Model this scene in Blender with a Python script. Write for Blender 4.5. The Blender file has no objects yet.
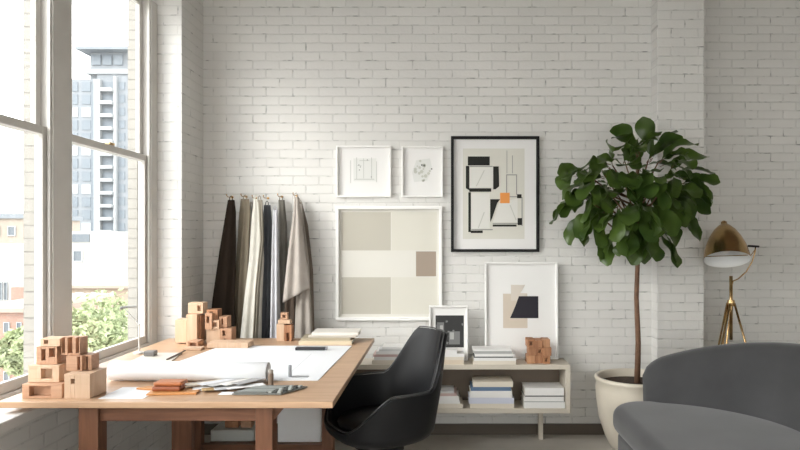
import bpy, bmesh, math, random
from mathutils import Vector, Matrix
C = bpy.context.scene.collection
SC = bpy.context.scene
PI = math.pi
R = math.radians

# ---------------------------------------------------------------- camera
F, VX, VY, CH = 644.0, 440.0, 238.0, 1.4
cd = bpy.data.cameras.new('camera'); cam = bpy.data.objects.new('camera', cd); C.objects.link(cam)
cam.location = (0, 0, CH); cam.rotation_euler = (R(90), 0, 0)
cd.sensor_width = 36; cd.lens = F / 800 * 36
cd.shift_x = -(VX - 400) / 800; cd.shift_y = (VY - 225) / 800
cd.clip_start = 0.05; cd.clip_end = 600
SC.camera = cam
# ---------------------------------------------------------------- world, light, exposure
W = bpy.data.worlds.new('overcast_sky'); SC.world = W; W.use_nodes = True
wn = W.node_tree.nodes; wl = W.node_tree.links
bg = wn['Background']
tc = wn.new('ShaderNodeTexCoord'); sx = wn.new('ShaderNodeSeparateXYZ'); wl.new(tc.outputs['Generated'], sx.inputs[0])
rp = wn.new('ShaderNodeValToRGB'); wl.new(sx.outputs[2], rp.inputs[0])
rp.color_ramp.elements[0].position = 0.0; rp.color_ramp.elements[0].color = (1.0, 0.985, 0.96, 1)
rp.color_ramp.elements[1].position = 0.6; rp.color_ramp.elements[1].color = (0.93, 0.96, 1.0, 1)
wl.new(rp.outputs[0], bg.inputs[0]); bg.inputs[1].default_value = 3.4
sd = bpy.data.lights.new('sun', 'SUN'); sun = bpy.data.objects.new('sun', sd); C.objects.link(sun)
sd.energy = 2.1; sd.angle = R(32); sd.color = (1.0, 0.965, 0.925)
sun.rotation_euler = Vector((0.72, 0.56, -0.48)).to_track_quat('-Z', 'Y').to_euler()
vs = SC.view_settings
vs.view_transform = 'Standard'; vs.look = 'None'; vs.gamma = 1; vs.use_curve_mapping = False
vs.exposure = 0.80

# ---------------------------------------------------------------- helpers
def P(px, py, D):
    return Vector(((px - VX) / F * D, D, CH - (py - VY) / F * D))

def new_mat(name):
    m = bpy.data.materials.new(name); m.use_nodes = True
    return m, m.node_tree.nodes, m.node_tree.links, m.node_tree.nodes['Principled BSDF']

def mat(name, col, rough=0.6, metal=0.0, noise=0.0, nscale=20, bump=0.0, bscale=80, sheen=0.0, coat=0.0, spec=0.5, stretch=(1, 1, 1)):
    m, n, l, b = new_mat(name)
    c = (*col, 1)
    b.inputs['Base Color'].default_value = c
    b.inputs['Roughness'].default_value = rough
    b.inputs['Metallic'].default_value = metal
    b.inputs['Specular IOR Level'].default_value = spec
    if sheen: b.inputs['Sheen Weight'].default_value = sheen
    if coat: b.inputs['Coat Weight'].default_value = coat
    t = n.new('ShaderNodeTexCoord'); mp = n.new('ShaderNodeMapping'); l.new(t.outputs['Object'], mp.inputs[0]); mp.inputs['Scale'].default_value = stretch
    if noise:
        nz = n.new('ShaderNodeTexNoise'); nz.inputs['Scale'].default_value = nscale; nz.inputs['Detail'].default_value = 4
        l.new(mp.outputs[0], nz.inputs[0])
        r = n.new('ShaderNodeValToRGB'); l.new(nz.outputs[0], r.inputs[0])
        r.color_ramp.elements[0].position = .3; r.color_ramp.elements[1].position = .7
        r.color_ramp.elements[0].color = tuple(max(0, x * (1 - noise)) for x in col) + (1,)
        r.color_ramp.elements[1].color = tuple(min(1, x * (1 + noise)) for x in col) + (1,)
        l.new(r.outputs[0], b.inputs['Base Color'])
    if bump:
        nz = n.new('ShaderNodeTexNoise'); nz.inputs['Scale'].default_value = bscale; nz.inputs['Detail'].default_value = 3
        l.new(mp.outputs[0], nz.inputs[0])
        bp = n.new('ShaderNodeBump'); bp.inputs['Strength'].default_value = bump; bp.inputs['Distance'].default_value = .01
        l.new(nz.outputs[0], bp.inputs['Height']); l.new(bp.outputs[0], b.inputs['Normal'])
    return m

def wood(name, c1, c2, axis=0, rough=0.45, scale=6):
    m, n, l, b = new_mat(name)
    b.inputs['Roughness'].default_value = rough
    t = n.new('ShaderNodeTexCoord'); mp = n.new('ShaderNodeMapping'); l.new(t.outputs['Object'], mp.inputs[0])
    s = [7.0, 7.0, 7.0]; s[axis] = 0.7; mp.inputs['Scale'].default_value = s
    nz = n.new('ShaderNodeTexNoise'); nz.inputs['Scale'].default_value = scale; nz.inputs['Detail'].default_value = 6; nz.inputs['Distortion'].default_value = .6
    l.new(mp.outputs[0], nz.inputs[0])
    r = n.new('ShaderNodeValToRGB'); l.new(nz.outputs[0], r.inputs[0])
    r.color_ramp.elements[0].position = .32; r.color_ramp.elements[1].position = .68
    r.color_ramp.elements[0].color = (*c1, 1); r.color_ramp.elements[1].color = (*c2, 1)
    l.new(r.outputs[0], b.inputs['Base Color'])
    return m

def brick(name, col, axes='xz', bw=.19, rh=.0636, mort=.0052, strength=.5, off=(0, 0, 0), mcol=None, var=.022):
    m, n, l, b = new_mat(name)
    b.inputs['Roughness'].default_value = .55
    t = n.new('ShaderNodeTexCoord'); s = n.new('ShaderNodeSeparateXYZ'); c = n.new('ShaderNodeCombineXYZ')
    l.new(t.outputs['Object'], s.inputs[0])
    l.new(s.outputs['XYZ'.index(axes[0].upper())], c.inputs[0]); l.new(s.outputs['XYZ'.index(axes[1].upper())], c.inputs[1])
    wv = n.new('ShaderNodeTexNoise'); wv.inputs['Scale'].default_value = 9; wv.inputs['Detail'].default_value = 2
    l.new(c.outputs[0], wv.inputs[0])
    ms = n.new('ShaderNodeVectorMath'); ms.operation = 'MULTIPLY_ADD'
    l.new(wv.outputs['Color'], ms.inputs[0]); ms.inputs[1].default_value = (.012, .007, 0); l.new(c.outputs[0], ms.inputs[2])
    br = n.new('ShaderNodeTexBrick'); l.new(ms.outputs[0], br.inputs[0])
    br.inputs['Scale'].default_value = 1; br.inputs['Brick Width'].default_value = bw; br.inputs['Row Height'].default_value = rh
    br.inputs['Mortar Size'].default_value = mort; br.inputs['Mortar Smooth'].default_value = .5; br.inputs['Bias'].default_value = 0
    a = tuple(x * (1 - var) for x in col); d = tuple(min(1, x * (1 + var)) for x in col)
    br.inputs['Color1'].default_value = (*a, 1); br.inputs['Color2'].default_value = (*d, 1)
    mc = mcol or tuple(x * .93 for x in col)
    br.inputs['Mortar'].default_value = (*mc, 1)
    # dirt: small dark pits mostly in joints
    nz = n.new('ShaderNodeTexNoise'); nz.inputs['Scale'].default_value = 14; nz.inputs['Detail'].default_value = 5
    l.new(c.outputs[0], nz.inputs[0])
    r = n.new('ShaderNodeValToRGB'); l.new(nz.outputs[0], r.inputs[0])
    r.color_ramp.elements[0].position = .55; r.color_ramp.elements[0].color = (0, 0, 0, 1)
    r.color_ramp.elements[1].position = .72; r.color_ramp.elements[1].color = (1, 1, 1, 1)
    mu = n.new('ShaderNodeMath'); mu.operation = 'MULTIPLY'; l.new(r.outputs[0], mu.inputs[0]); l.new(br.outputs['Fac'], mu.inputs[1])
    mx = n.new('ShaderNodeMixRGB'); l.new(mu.outputs[0], mx.inputs[0]); l.new(br.outputs['Color'], mx.inputs[1])
    mx.inputs[2].default_value = (*[x * .42 for x in col], 1)
    n2 = n.new('ShaderNodeTexNoise'); n2.inputs['Scale'].default_value = 2.2; n2.inputs['Detail'].default_value = 3; l.new(c.outputs[0], n2.inputs[0])
    mr = n.new('ShaderNodeMapRange'); l.new(n2.outputs[0], mr.inputs[0]); mr.inputs[3].default_value = .93; mr.inputs[4].default_value = 1.05
    m3 = n.new('ShaderNodeVectorMath'); m3.operation = 'SCALE'; l.new(mx.outputs[0], m3.inputs[0]); l.new(mr.outputs[0], m3.inputs['Scale'])
    l.new(m3.outputs[0], b.inputs['Base Color'])
    # height
    inv = n.new('ShaderNodeMath'); inv.operation = 'SUBTRACT'; inv.inputs[0].default_value = 1; l.new(br.outputs['Fac'], inv.inputs[1])
    fn = n.new('ShaderNodeTexNoise'); fn.inputs['Scale'].default_value = 45; fn.inputs['Detail'].default_value = 4; l.new(c.outputs[0], fn.inputs[0])
    ad = n.new('ShaderNodeMath'); ad.operation = 'MULTIPLY_ADD'; l.new(fn.outputs[0], ad.inputs[0]); ad.inputs[1].default_value = .5; l.new(inv.outputs[0], ad.inputs[2])
    bp = n.new('ShaderNodeBump'); bp.inputs['Strength'].default_value = strength; bp.inputs['Distance'].default_value = .007
    l.new(ad.outputs[0], bp.inputs['Height']); l.new(bp.outputs[0], b.inputs['Normal'])
    return m

def link(name, bm, m=None, parent=None, smooth=False, mats=None, bevel=0, seg=2, subsurf=0, solid=0, recalc=True):
    me = bpy.data.meshes.new(name)
    if recalc: bmesh.ops.recalc_face_normals(bm, faces=bm.faces[:])
    bm.to_mesh(me); bm.free()
    if smooth: me.polygons.foreach_set('use_smooth', [True] * len(me.polygons))
    o = bpy.data.objects.new(name, me); C.objects.link(o)
    for x in (mats or [m]): me.materials.append(x)
    if parent: o.parent = parent
    if solid:
        s = o.modifiers.new('s', 'SOLIDIFY'); s.thickness = solid; s.offset = 0
    if bevel:
        b = o.modifiers.new('b', 'BEVEL'); b.width = bevel; b.segments = seg; b.limit_method = 'ANGLE'; b.angle_limit = R(40)
    if subsurf:
        s = o.modifiers.new('u', 'SUBSURF'); s.levels = subsurf; s.render_levels = subsurf
    return o

def box(bm, x0, x1, y0, y1, z0, z1, mi=0, M=None):
    vs_ = [bm.verts.new((x, y, z)) for x in (x0, x1) for y in (y0, y1) for z in (z0, z1)]
    if M is not None:
        for v in vs_: v.co = M @ v.co
    for f in ((0, 1, 3, 2), (4, 6, 7, 5), (0, 4, 5, 1), (2, 3, 7, 6), (0, 2, 6, 4), (1, 5, 7, 3)):
        fc = bm.faces.new([vs_[i] for i in f]); fc.material_index = mi
    return vs_

def bx(name, x0, x1, y0, y1, z0, z1, m, parent=None, bevel=0, M=None):
    bm = bmesh.new(); box(bm, x0, x1, y0, y1, z0, z1, 0, M); return link(name, bm, m, parent, bevel=bevel)

def tube(bm, pts, rad, seg=10, cap=True):
    pts = [Vector(p) for p in pts]
    if not hasattr(rad, '__len__'): rad = [rad] * len(pts)
    rings = []; up = None
    for i, p in enumerate(pts):
        d = (pts[min(i + 1, len(pts) - 1)] - pts[max(i - 1, 0)]).normalized()
        if up is None:
            up = Vector((0, 0, 1)) if abs(d.z) < .9 else Vector((1, 0, 0))
        a = d.cross(up).normalized(); b_ = a.cross(d).normalized(); up = b_
        rings.append([bm.verts.new(p + (a * math.cos(2 * PI * k / seg) + b_ * math.sin(2 * PI * k / seg)) * rad[i]) for k in range(seg)])
    for i in range(len(rings) - 1):
        for k in range(seg):
            bm.faces.new((rings[i][k], rings[i][(k + 1) % seg], rings[i + 1][(k + 1) % seg], rings[i + 1][k]))
    if cap:
        bm.faces.new(rings[0][::-1]); bm.faces.new(rings[-1])

def lathe(bm, prof, seg=32, M=None, close=False):
    rings = []
    for r, z in prof:
        if r < 1e-5: rings.append([bm.verts.new((0, 0, z))])
        else: rings.append([bm.verts.new((r * math.cos(2 * PI * k / seg), r * math.sin(2 * PI * k / seg), z)) for k in range(seg)])
    if M is not None:
        for rg in rings:
            for v in rg: v.co = M @ v.co
    n = len(rings)
    for i in range(n if close else n - 1):
        a, b_ = rings[i], rings[(i + 1) % n]
        for k in range(seg):
            k2 = (k + 1) % seg
            if len(a) == 1 and len(b_) == 1: continue
            if len(a) == 1: bm.faces.new((a[0], b_[k2], b_[k]))
            elif len(b_) == 1: bm.faces.new((a[k], a[k2], b_[0]))
            else: bm.faces.new((a[k], a[k2], b_[k2], b_[k]))

def prism(bm, pts, z0, z1, mi=0, M=None):
    a = [bm.verts.new((x, y, z0)) for x, y in pts]; b_ = [bm.verts.new((x, y, z1)) for x, y in pts]
    if M is not None:
        for v in a + b_: v.co = M @ v.co
    n = len(pts)
    fs = [bm.faces.new(a[::-1]), bm.faces.new(b_)]
    for i in range(n): fs.append(bm.faces.new((a[i], a[(i + 1) % n], b_[(i + 1) % n], b_[i])))
    for f in fs: f.material_index = mi

def tag(o, label=None, cat=None, group=None, kind=None):
    if label: o['label'] = label
    if cat: o['category'] = cat
    if group: o['group'] = group
    if kind: o['kind'] = kind
    return o

def thing(name, label, cat, loc=(0, 0, 0), rz=0, group=None):
    o = bpy.data.objects.new(name, None); C.objects.link(o); o.location = loc; o.rotation_euler = (0, 0, rz)
    o.empty_display_size = .05
    return tag(o, label, cat, group)

def struct(o): o['kind'] = 'structure'; return o

# ---------------------------------------------------------------- materials
M_wall = brick('painted_brick', (.70, .688, .662), 'xz')
M_walls = brick('painted_brick_side', (.70, .688, .662), 'yz')
M_ext = brick('pale_exterior_brick', (.25, .235, .21), 'xz', mcol=(.20, .185, .165))
M_plaster = mat('plaster', (.72, .70, .66), .8, bump=.1)
M_frame = mat('window_paint', (.60, .575, .54), .45, noise=.03, nscale=8)
M_ledge = mat('ledge_paint', (.74, .72, .69), .5, noise=.04, nscale=5)
M_floor = mat('concrete_floor', (.46, .43, .385), .45, noise=.10, nscale=3, bump=.05)
M_base = mat('dark_baseboard', (.10, .08, .06), .6)
M_white = mat('white_frame_paint', (.86, .85, .83), .4)
M_mount = mat('mount_board', (.80, .79, .775), .8)
M_black = mat('black_frame_paint', (.010, .0095, .0095), .5, spec=.2)
M_brass = mat('aged_brass', (.55, .37, .18), .27, 1.0, noise=.15, nscale=12)
M_steel = mat('chrome', (.6, .6, .6), .2, 1.0)
M_paper = mat('paper', (.83, .84, .86), .8)
M_desk = wood('desk_top_oak', (.46, .285, .17), (.56, .365, .23), 0, .38)
M_desk2 = wood('desk_frame_wood', (.125, .050, .024), (.195, .083, .042), 0, .45)
M_deskv = wood('desk_leg_wood', (.125, .050, .024), (.195, .083, .042), 2, .45)
M_blockA = wood('model_wood', (.43, .24, .145), (.54, .32, .20), 0, .6)
M_blockB = wood('model_wood_pale', (.57, .38, .25), (.65, .46, .32), 2, .6)
M_blockC = wood('model_wood_dark_and_shade', (.28, .12, .055), (.45, .22, .11), 2, .55)
M_leather = mat('black_leather', (.007, .007, .008), .46, bump=.06, bscale=160, spec=.3)
M_velvet = mat('grey_velvet', (.055, .055, .057), .85, noise=.22, nscale=3, spec=.15, sheen=.3, bump=.08, bscale=200)
M_leaf = None
M_bark = mat('bark', (.16, .085, .05), .8, noise=.2, nscale=30, bump=.3)
M_pot = mat('glazed_pot', (.66, .60, .50), .28, noise=.06, nscale=5, coat=.3)
M_soil = mat('soil', (.05, .03, .02), .95, noise=.4, nscale=60, bump=.8)
M_cons = mat('console_lacquer', (.60, .545, .46), .45, noise=.03, nscale=5)
M_consin = mat('console_inner_shade', (.17, .13, .095), .6, noise=.08, nscale=6)  # shadow inside the shelf, painted as the back panel's colour

# ---------------------------------------------------------------- room shell
WX, XO = -1.69, -2.0     # inner and outer face of the window wall
LZ, HZ = .70, 2.93       # ledge top, window head
CEIL = 3.6
YB = 4.6
o = bx('floor', -2.0, 4.4, -3.3, 5.2, -.15, 0, M_floor); struct(o)
o = bx('ceiling', -2.0, 4.4, -3.3, 5.2, CEIL, CEIL + .15, mat('ceiling_dark_fill_cut', (.22, .17, .13), .8)); struct(o)  # out of view; dark tone chosen to cut fill on the upper wall
o = bx('wall_back', -2.0, 1.60, YB, YB + .6, 0, CEIL, M_wall); struct(o)
bm = bmesh.new(); box(bm, 1.51, 1.838, YB - .12, YB + .6, 0, CEIL)
o = link('wall_pilaster', bm, M_wall, bevel=.006); struct(o)
o = bx('wall_recess', 1.838, 4.4, YB + .2, YB + .6, 0, CEIL, M_wall); struct(o)
o = bx('wall_right', 4.2, 4.4, -3.3, 4.8, 0, CEIL, M_plaster); struct(o)
# unseen wall behind the camera, two tall openings added for frontal fill
bm = bmesh.new()
YW = -3.1
box(bm, -2.0, 4.2, YW - .2, YW, 0, .5); box(bm, -2.0, 4.2, YW - .2, YW, 2.7, CEIL)
for a, b_ in ((-2.0, -1.3), (.7, 1.0), (3.0, 4.2)): box(bm, a, b_, YW - .2, YW, .5, 2.7)
o = link('wall_front', bm, M_plaster); struct(o)
# the window wall
bm = bmesh.new()
ZB = LZ - .045
units = [(2.22 + 1.02 * (1 - k), 3.06 + 1.02 * (1 - k)) for k in range(6)]   # y ranges of the glazing, far to near; unseen near units added for light
units[0] = (3.237, 4.13); units[1] = (2.21, 3.08)
y_near = units[-1][0] - .14
box(bm, XO, WX, -3.3, 4.218, 0, ZB)
box(bm, XO, WX, -3.3, 4.218, HZ + .05, CEIL)
box(bm, XO, WX, 4.218, YB, 0, CEIL)
box(bm, XO, WX, -3.3, y_near, ZB, HZ + .05)
bm2 = bmesh.new()
o = link('wall_left', bm, M_walls, bevel=.004); struct(o)
M_reveal = brick('painted_brick_reveal_lit', (.74, .725, .70), 'xz', off=(0, 0, 0))  # wall paint lightened to carry the window light on the reveal
bx('wall_left_reveal', XO + .06, WX - .002, 4.2165, 4.2185, ZB, HZ + .05, M_reveal, o)
# outer brick piers between the windows
bm = bmesh.new()
box(bm, XO, -1.94, 4.125, 4.218, LZ - .1, HZ + .05)
for k in range(len(units) - 1):
    box(bm, XO, -1.94, units[k + 1][1] + .012, units[k][0] - .012, LZ - .1, HZ + .05)
o = link('wall_outer', bm, M_ext); struct(o)
# ledge
bm = bmesh.new(); box(bm, XO + .07, WX + .03, y_near, 4.218, ZB, LZ)
o = link('trim_1', bm, M_ledge, bevel=.006); struct(o)
# baseboard
o = bx('baseboard_back', WX, 1.51, YB - .018, YB, 0, .075, M_base); struct(o)
o = bx('baseboard_right', 1.838, 4.2, YB + .182, YB + .2, 0, .075, M_base); struct(o)

# glass
def glass_mat():
    m = bpy.data.materials.new('window_glass'); m.use_nodes = True; n = m.node_tree.nodes; l = m.node_tree.links
    n.remove(n['Principled BSDF'])
    t = n.new('ShaderNodeBsdfTransparent'); t.inputs[0].default_value = (.98, .99, .985, 1)
    g = n.new('ShaderNodeBsdfGlossy'); g.inputs['Roughness'].default_value = .02
    mx = n.new('ShaderNodeMixShader'); mx.inputs[0].default_value = .04
    l.new(t.outputs[0], mx.inputs[1]); l.new(g.outputs[0], mx.inputs[2]); l.new(mx.outputs[0], n['Material Output'].inputs[0])
    return m
M_glass = glass_mat()
XF = -1.85
for k, (ya, yb) in enumerate(units):
    bm = bmesh.new()
    # jamb posts with a stepped profile, mullion shared with the next unit
    post_hi = yb + (.138 if k == 0 else .091)
    if k == 0: box(bm, -1.94, XF, yb, 4.2165, LZ, HZ)
    else: box(bm, -1.94, XF, yb, units[k - 1][0], LZ, HZ)
    if k == len(units) - 1: box(bm, -1.94, XF, y_near, ya, LZ, HZ)
    box(bm, -1.93, XF - .004, ya, yb, LZ, LZ + .03)
    box(bm, -1.93, XF - .004, ya, yb, HZ, HZ + .05)
    # stop beads
    for s in (0, 1):
        y = ya if s == 0 else yb
        box(bm, -1.872, XF - .006, *( (y, y + .014) if s == 0 else (y - .014, y)), LZ + .03, HZ)
    w = link('window_%d' % (k + 1), bm, M_frame, bevel=.003); struct(w)
    zm = 1.91
    for nm, x0, x1, z0, z1, br_, tr in (('lower_sash', -1.900, -1.874, LZ + .03, zm + .02, .048, .04), ('upper_sash', -1.932, -1.906, zm - .02, HZ, .04, .045)):
        bm = bmesh.new(); st = .042
        box(bm, x0, x1, ya + .004, ya + st, z0, z1); box(bm, x0, x1, yb - st, yb - .004, z0, z1)
        box(bm, x0, x1, ya + st, yb - st, z0, z0 + br_); box(bm, x0, x1, ya + st, yb - st, z1 - tr, z1)
        s = link(nm, bm, M_frame, w, bevel=.004)
        xm = (x0 + x1) / 2
        bx('pane', xm - .002, xm + .002, ya + st - .003, yb - st + .003, z0 + br_ - .003, z1 - tr + .003, M_glass, s)
    bx('sash_lock', -1.90, -1.873, (ya + yb) / 2 - .03, (ya + yb) / 2 + .03, zm + .021, zm + .036, M_brass, w, bevel=.003)
# unseen windows behind the camera, added to fill the room from the front
for k, (xa, xb) in enumerate(((-1.3, .7), (1.0, 3.0))):
    bm = bmesh.new()
    for a, b_ in ((xa, xa + .06), (xb - .06, xb), ((xa + xb) / 2 - .03, (xa + xb) / 2 + .03)): box(bm, a, b_, YW - .12, YW - .05, .5, 2.7)
    for a in (.5, 1.6, 2.64): box(bm, xa, xb, YW - .12, YW - .05, a, a + .06)
    w = link('window_%d' % (len(units) + 1 + k), bm, M_frame); struct(w)
    bx('pane', xa + .02, xb - .02, YW - .087, YW - .083, .52, 2.68, M_glass, w)

# ---------------------------------------------------------------- outside: buildings and trees
GZ = -12.0
M_ground = mat('street_ground', (.30, .30, .29), .9)
o = bx('ground_outside', -400, -6, -60, 420, GZ - .5, GZ, M_ground); struct(o)
M_t_wall = mat('tower_concrete', (.165, .178, .192), .8)
M_t_white = mat('tower_white_panel', (.30, .31, .315), .8)
M_t_glass = mat('tower_glass_hazed', (.115, .135, .155), .5)  # glass kept pale, with distance haze put into its colour
M_t_roof = mat('tower_roof', (.155, .17, .185), .7)
def facing(D, y0=None):
    return D
D = 150.0
def X(px, D): return (px - VX) / F * D
def Z(py, D): return CH - (py - VY) / F * D
tw = thing('apartment_tower', 'tall pale blue grey apartment tower with stacked balconies seen through the window', 'building', (X(97, D), D, GZ))
def rel(bmf, name, m, parent, base):
    o = link(name, bmf, m, parent); o.location = tuple(-c for c in base); return o
TB = (X(97, D), D, GZ)
def tpart(name, m, boxes):
    bm = bmesh.new()
    for b_ in boxes: box(bm, *[b_[0] - TB[0], b_[1] - TB[0], b_[2] - TB[1], b_[3] - TB[1], b_[4] - TB[2], b_[5] - TB[2]])
    return link(name, bm, m, tw)
tpart('low_wing', M_t_wall, [(X(52, D), X(97, D), D, D + 14, GZ, Z(79, D))])
tpart('shaft', M_t_wall, [(X(97, D), X(142, D), D, D + 14, GZ, Z(72, D))])
tpart('white_pier', M_t_white, [(X(96, D), X(102, D), D - 1.0, D + .2, GZ, Z(80, D))])
tpart('white_pier', M_t_white, [(X(115.5, D), X(117.5, D), D - 1.0, D + .2, GZ, Z(77, D))])
tpart('penthouse', M_t_wall, [(X(88, D), X(140, D), D + 1, D + 13, Z(79, D), Z(51, D))])
tpart('roof_overhang', M_t_roof, [(X(80, D), X(142, D), D - 2, D + 15, Z(51.5, D), Z(48.5, D))])
for a, b_ in ((90, 99), (101, 110), (112, 121)): tpart('penthouse_window', M_t_glass, [(X(a, D), X(b_, D), D + .7, D + 1.05, Z(64, D), Z(54, D))])
tpart('parapet', M_t_white, [(X(86, D), X(142, D), D - .5, D + 13.5, Z(74, D), Z(69.5, D))])
k = 0; py = 82.0
while py < 300:
    for a, b_ in ((62, 70), (73, 78), (82, 91)):
        tpart('window', M_t_glass if (k + a) % 3 else M_t_white, [(X(a, D), X(b_, D), D - .15, D + .05, Z(py + 9.5, D), Z(py, D))])
    for a, b_ in ((119, 125), (128, 136)):
        tpart('window', M_t_glass, [(X(a, D), X(b_, D), D - .15, D + .05, Z(py + 8, D), Z(py, D))])
    tpart('window', M_t_glass, [(X(103.5, D), X(114, D), D - .15, D + .05, Z(py + 7, D), Z(py, D))])
    b_ = tpart('balcony', M_t_white, [(X(102.5, D), X(115, D), D - 1.8, D, Z(py + 10.5, D), Z(py + 7.3, D))])
    py += 12.8; k += 1
tpart('blue_glass_column', M_t_glass, [(X(91.5, D), X(95, D), D - .2, D + .05, GZ + 2, Z(84, D))])

def building(name, label, px0, px1, pytop, D, depth, m, mw, wins, extra=None):
    base = (X((px0 + px1) / 2, D), D, GZ)
    r = thing(name, label, 'building', base)
    bm = bmesh.new(); box(bm, X(px0, D) - base[0], X(px1, D) - base[0], 0, depth, 0, Z(pytop, D) - GZ); link('wall', bm, m, r)
    for (a, b_, c, d) in wins:
        w = bmesh.new(); x0, x1, z0, z1 = X(a, D) - base[0], X(b_, D) - base[0], Z(d, D) - GZ, Z(c, D) - GZ
        t = min(x1 - x0, z1 - z0) * .12; e = D * .002
        for q in ((x0, x0 + t, z0, z1), (x1 - t, x1, z0, z1), (x0 + t, x1 - t, z0, z0 + t), (x0 + t, x1 - t, z1 - t, z1)): box(w, q[0], q[1], -e, .02, q[2], q[3])
        f = link('window', w, M_t_white, r)
        w = bmesh.new(); box(w, x0 + t, x1 - t, -e * .5, .02, z0 + t, z1 - t); link('pane', w, mw, f)
    for (nm, a, b_, c, d, y0, y1, mm) in (extra or []):
        w = bmesh.new(); box(w, X(a, D) - base[0], X(b_, D) - base[0], y0, y1, Z(d, D) - GZ, Z(c, D) - GZ); link(nm, w, mm, r)
    return r
M_beige = mat('beige_render', (.27, .225, .185), .9, noise=.05, nscale=.4)
M_whiteb = mat('white_render', (.36, .35, .33), .9)
M_redb = brick('red_brick_facade', (.27, .155, .115), 'xz', bw=.44, rh=.14, mort=.015, mcol=(.22, .15, .12), var=.1)
M_dkw = mat('far_window_glass', (.09, .105, .12), .5)
M_tan = mat('tan_brick', (.28, .22, .17), .9, noise=.05, nscale=.5)
building('white_building', 'low white flat roofed building in front of the tower', 64, 101, 244, 60, 12, M_whiteb, M_dkw, [(73, 83, 250, 262)],
         [('stair_house', 60, 92, 231, 244.5, 1, 9, M_whiteb), ('dark_window_band', 66, 84, 234, 242, .9, 1.1, M_dkw)])
building('tan_building', 'low tan building behind the green tree tops', 66, 150, 286, 42, 9, M_tan, M_dkw, [(76, 84, 292, 302), (92, 100, 292, 302)],
         [('roof_edge', 65, 151, 285, 288, -.3, 9.2, M_beige)])
building('beige_building', 'beige building with a dark roof line seen through the left window', -30, 27, 218, 95, 14, M_beige, M_dkw, [(8, 16, 226, 236), (-8, 0, 226, 236)],
         [('roof_edge', -32, 29, 213.5, 218.5, -.4, 14.4, M_t_roof)])
building('white_building', 'bright white facade with narrow dark windows above the red brick house', -30, 26, 244, 70, 10, M_whiteb, M_dkw, [(-1, 3, 282, 300), (4.5, 8, 282, 300), (-12, -6, 282, 300)],
         [('brick_bay', 13.5, 26, 287, 330, -.4, 0, M_redb)])
building('brick_house', 'red brick house with pale framed windows seen through the left window', -40, 26, 311, 30, 8, M_redb, M_dkw,
         [(4, 10, 322, 333), (4, 10, 346, 358), (4, 10, 371, 382), (17, 22, 322, 333), (17, 22, 346, 358), (-10, -4, 322, 333), (-10, -4, 346, 358)],
         [('cornice', -41, 27, 308, 312, -.25, 8.2, M_beige)])
M_tree = mat('outdoor_leaves', (.27, .31, .17), .8, noise=.35, nscale=3)
M_trunk = mat('outdoor_trunk', (.16, .12, .09), .9)
def out_tree(px, pytop, D, rad, label, seed):
    rnd = random.Random(seed); zt = Z(pytop, D); x = X(px, D)
    r = thing('street_tree', label, 'tree', (x, D, GZ), 0)
    h = zt - GZ
    bm = bmesh.new(); tube(bm, [(0, 0, 0), (.1, 0, h * .4), (0, .1, h * .8)], [.3, .22, .08], 8)
    for k in range(5):
        a = k * 1.3; tube(bm, [(0, 0, h * .45 + k * .4), (math.cos(a) * rad * .7, math.sin(a) * rad * .7, h * .6 + k * .6)], [.1, .03], 6)
    link('trunk', bm, M_trunk, r)
    bm = bmesh.new()
    for k in range(2600):
        u = rnd.random() ** .45; th = rnd.random() * 2 * PI; ph = math.acos(rnd.uniform(-1, 1))
        lump = 1 + .22 * math.sin(5 * th + seed) * math.sin(4 * ph)
        c = Vector((u * rad * lump * math.sin(ph) * math.cos(th), u * rad * lump * math.sin(ph) * math.sin(th), h - rad * 1.25 + u * rad * 1.25 * lump * math.cos(ph)))
        s = rnd.uniform(.09, .2); q = Matrix.Rotation(rnd.random() * 6, 3, Vector((rnd.uniform(-1, 1), rnd.uniform(-1, 1), rnd.uniform(-1, 1))).normalized())
        vv = [bm.verts.new(c + q @ Vector(p)) for p in ((-s, 0, 0), (0, -s * .5, .03), (s, 0, 0), (0, s * .5, .03))]
        bm.faces.new(vv)
    link('foliage', bm, M_tree, r, recalc=False)
out_tree(112, 294, 30, 1.7, 'light green tree top nearest the right edge of the window', 1)
out_tree(92, 303, 24.5, 1.25, 'light green tree in the middle of the right window', 2)
out_tree(75, 312, 20, .8, 'light green tree beside the mullion in the right window', 3)
out_tree(21, 330, 20, .55, 'slim green tree in front of the red brick house', 4)

# ---------------------------------------------------------------- desk
DT = .75
r = thing('work_desk', 'large wooden work desk on trestle legs by the windows', 'desk', (-1.05, 3.35, 0))
def L(pt, base): return tuple(a - b_ for a, b_ in zip(pt, base))
def rbx(name, r, x0, x1, y0, y1, z0, z1, m, bevel=0):
    l = r.location
    return bx(name, x0 - l[0], x1 - l[0], y0 - l[1], y1 - l[1], z0 - l[2], z1 - l[2], m, r, bevel)
rbx('tabletop', r, -1.76, -.425, 2.555, 4.18, DT - .026, DT, M_desk, .003)
YF, YR = 2.62, 3.76
rbx('apron', r, -1.45, -.72, YF - .018, YF + .018, .66, DT - .026, M_desk2, .002)
rbx('apron', r, -1.45, -.62, YR - .018, YR + .018, .66, DT - .026, M_desk2, .002)
rbx('side_rail', r, -1.42, -1.39, YF + .03, YR - .03, .675, DT - .026, M_desk2, .002)
rbx('side_rail', r, -.72, -.69, YF + .03, YR - .03, .675, DT - .026, M_desk2, .002)
for (a, b_, y, h) in ((-1.452, -1.372, YF, .035), (-.742, -.672, YF, .035), (-1.46, -1.385, YR, .03), (-.685, -.618, YR, .03)):
    rbx('leg', r, a, b_, y - h, y + h, 0, DT - .026, M_deskv, .003)
rbx('stretcher', r, -1.39, -.68, YR - .02, YR + .02, .165, .20, M_desk2, .002)
rbx('stretcher', r, -1.38, -.735, YF - .015, YF + .015, .16, .195, M_desk2, .002)
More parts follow.
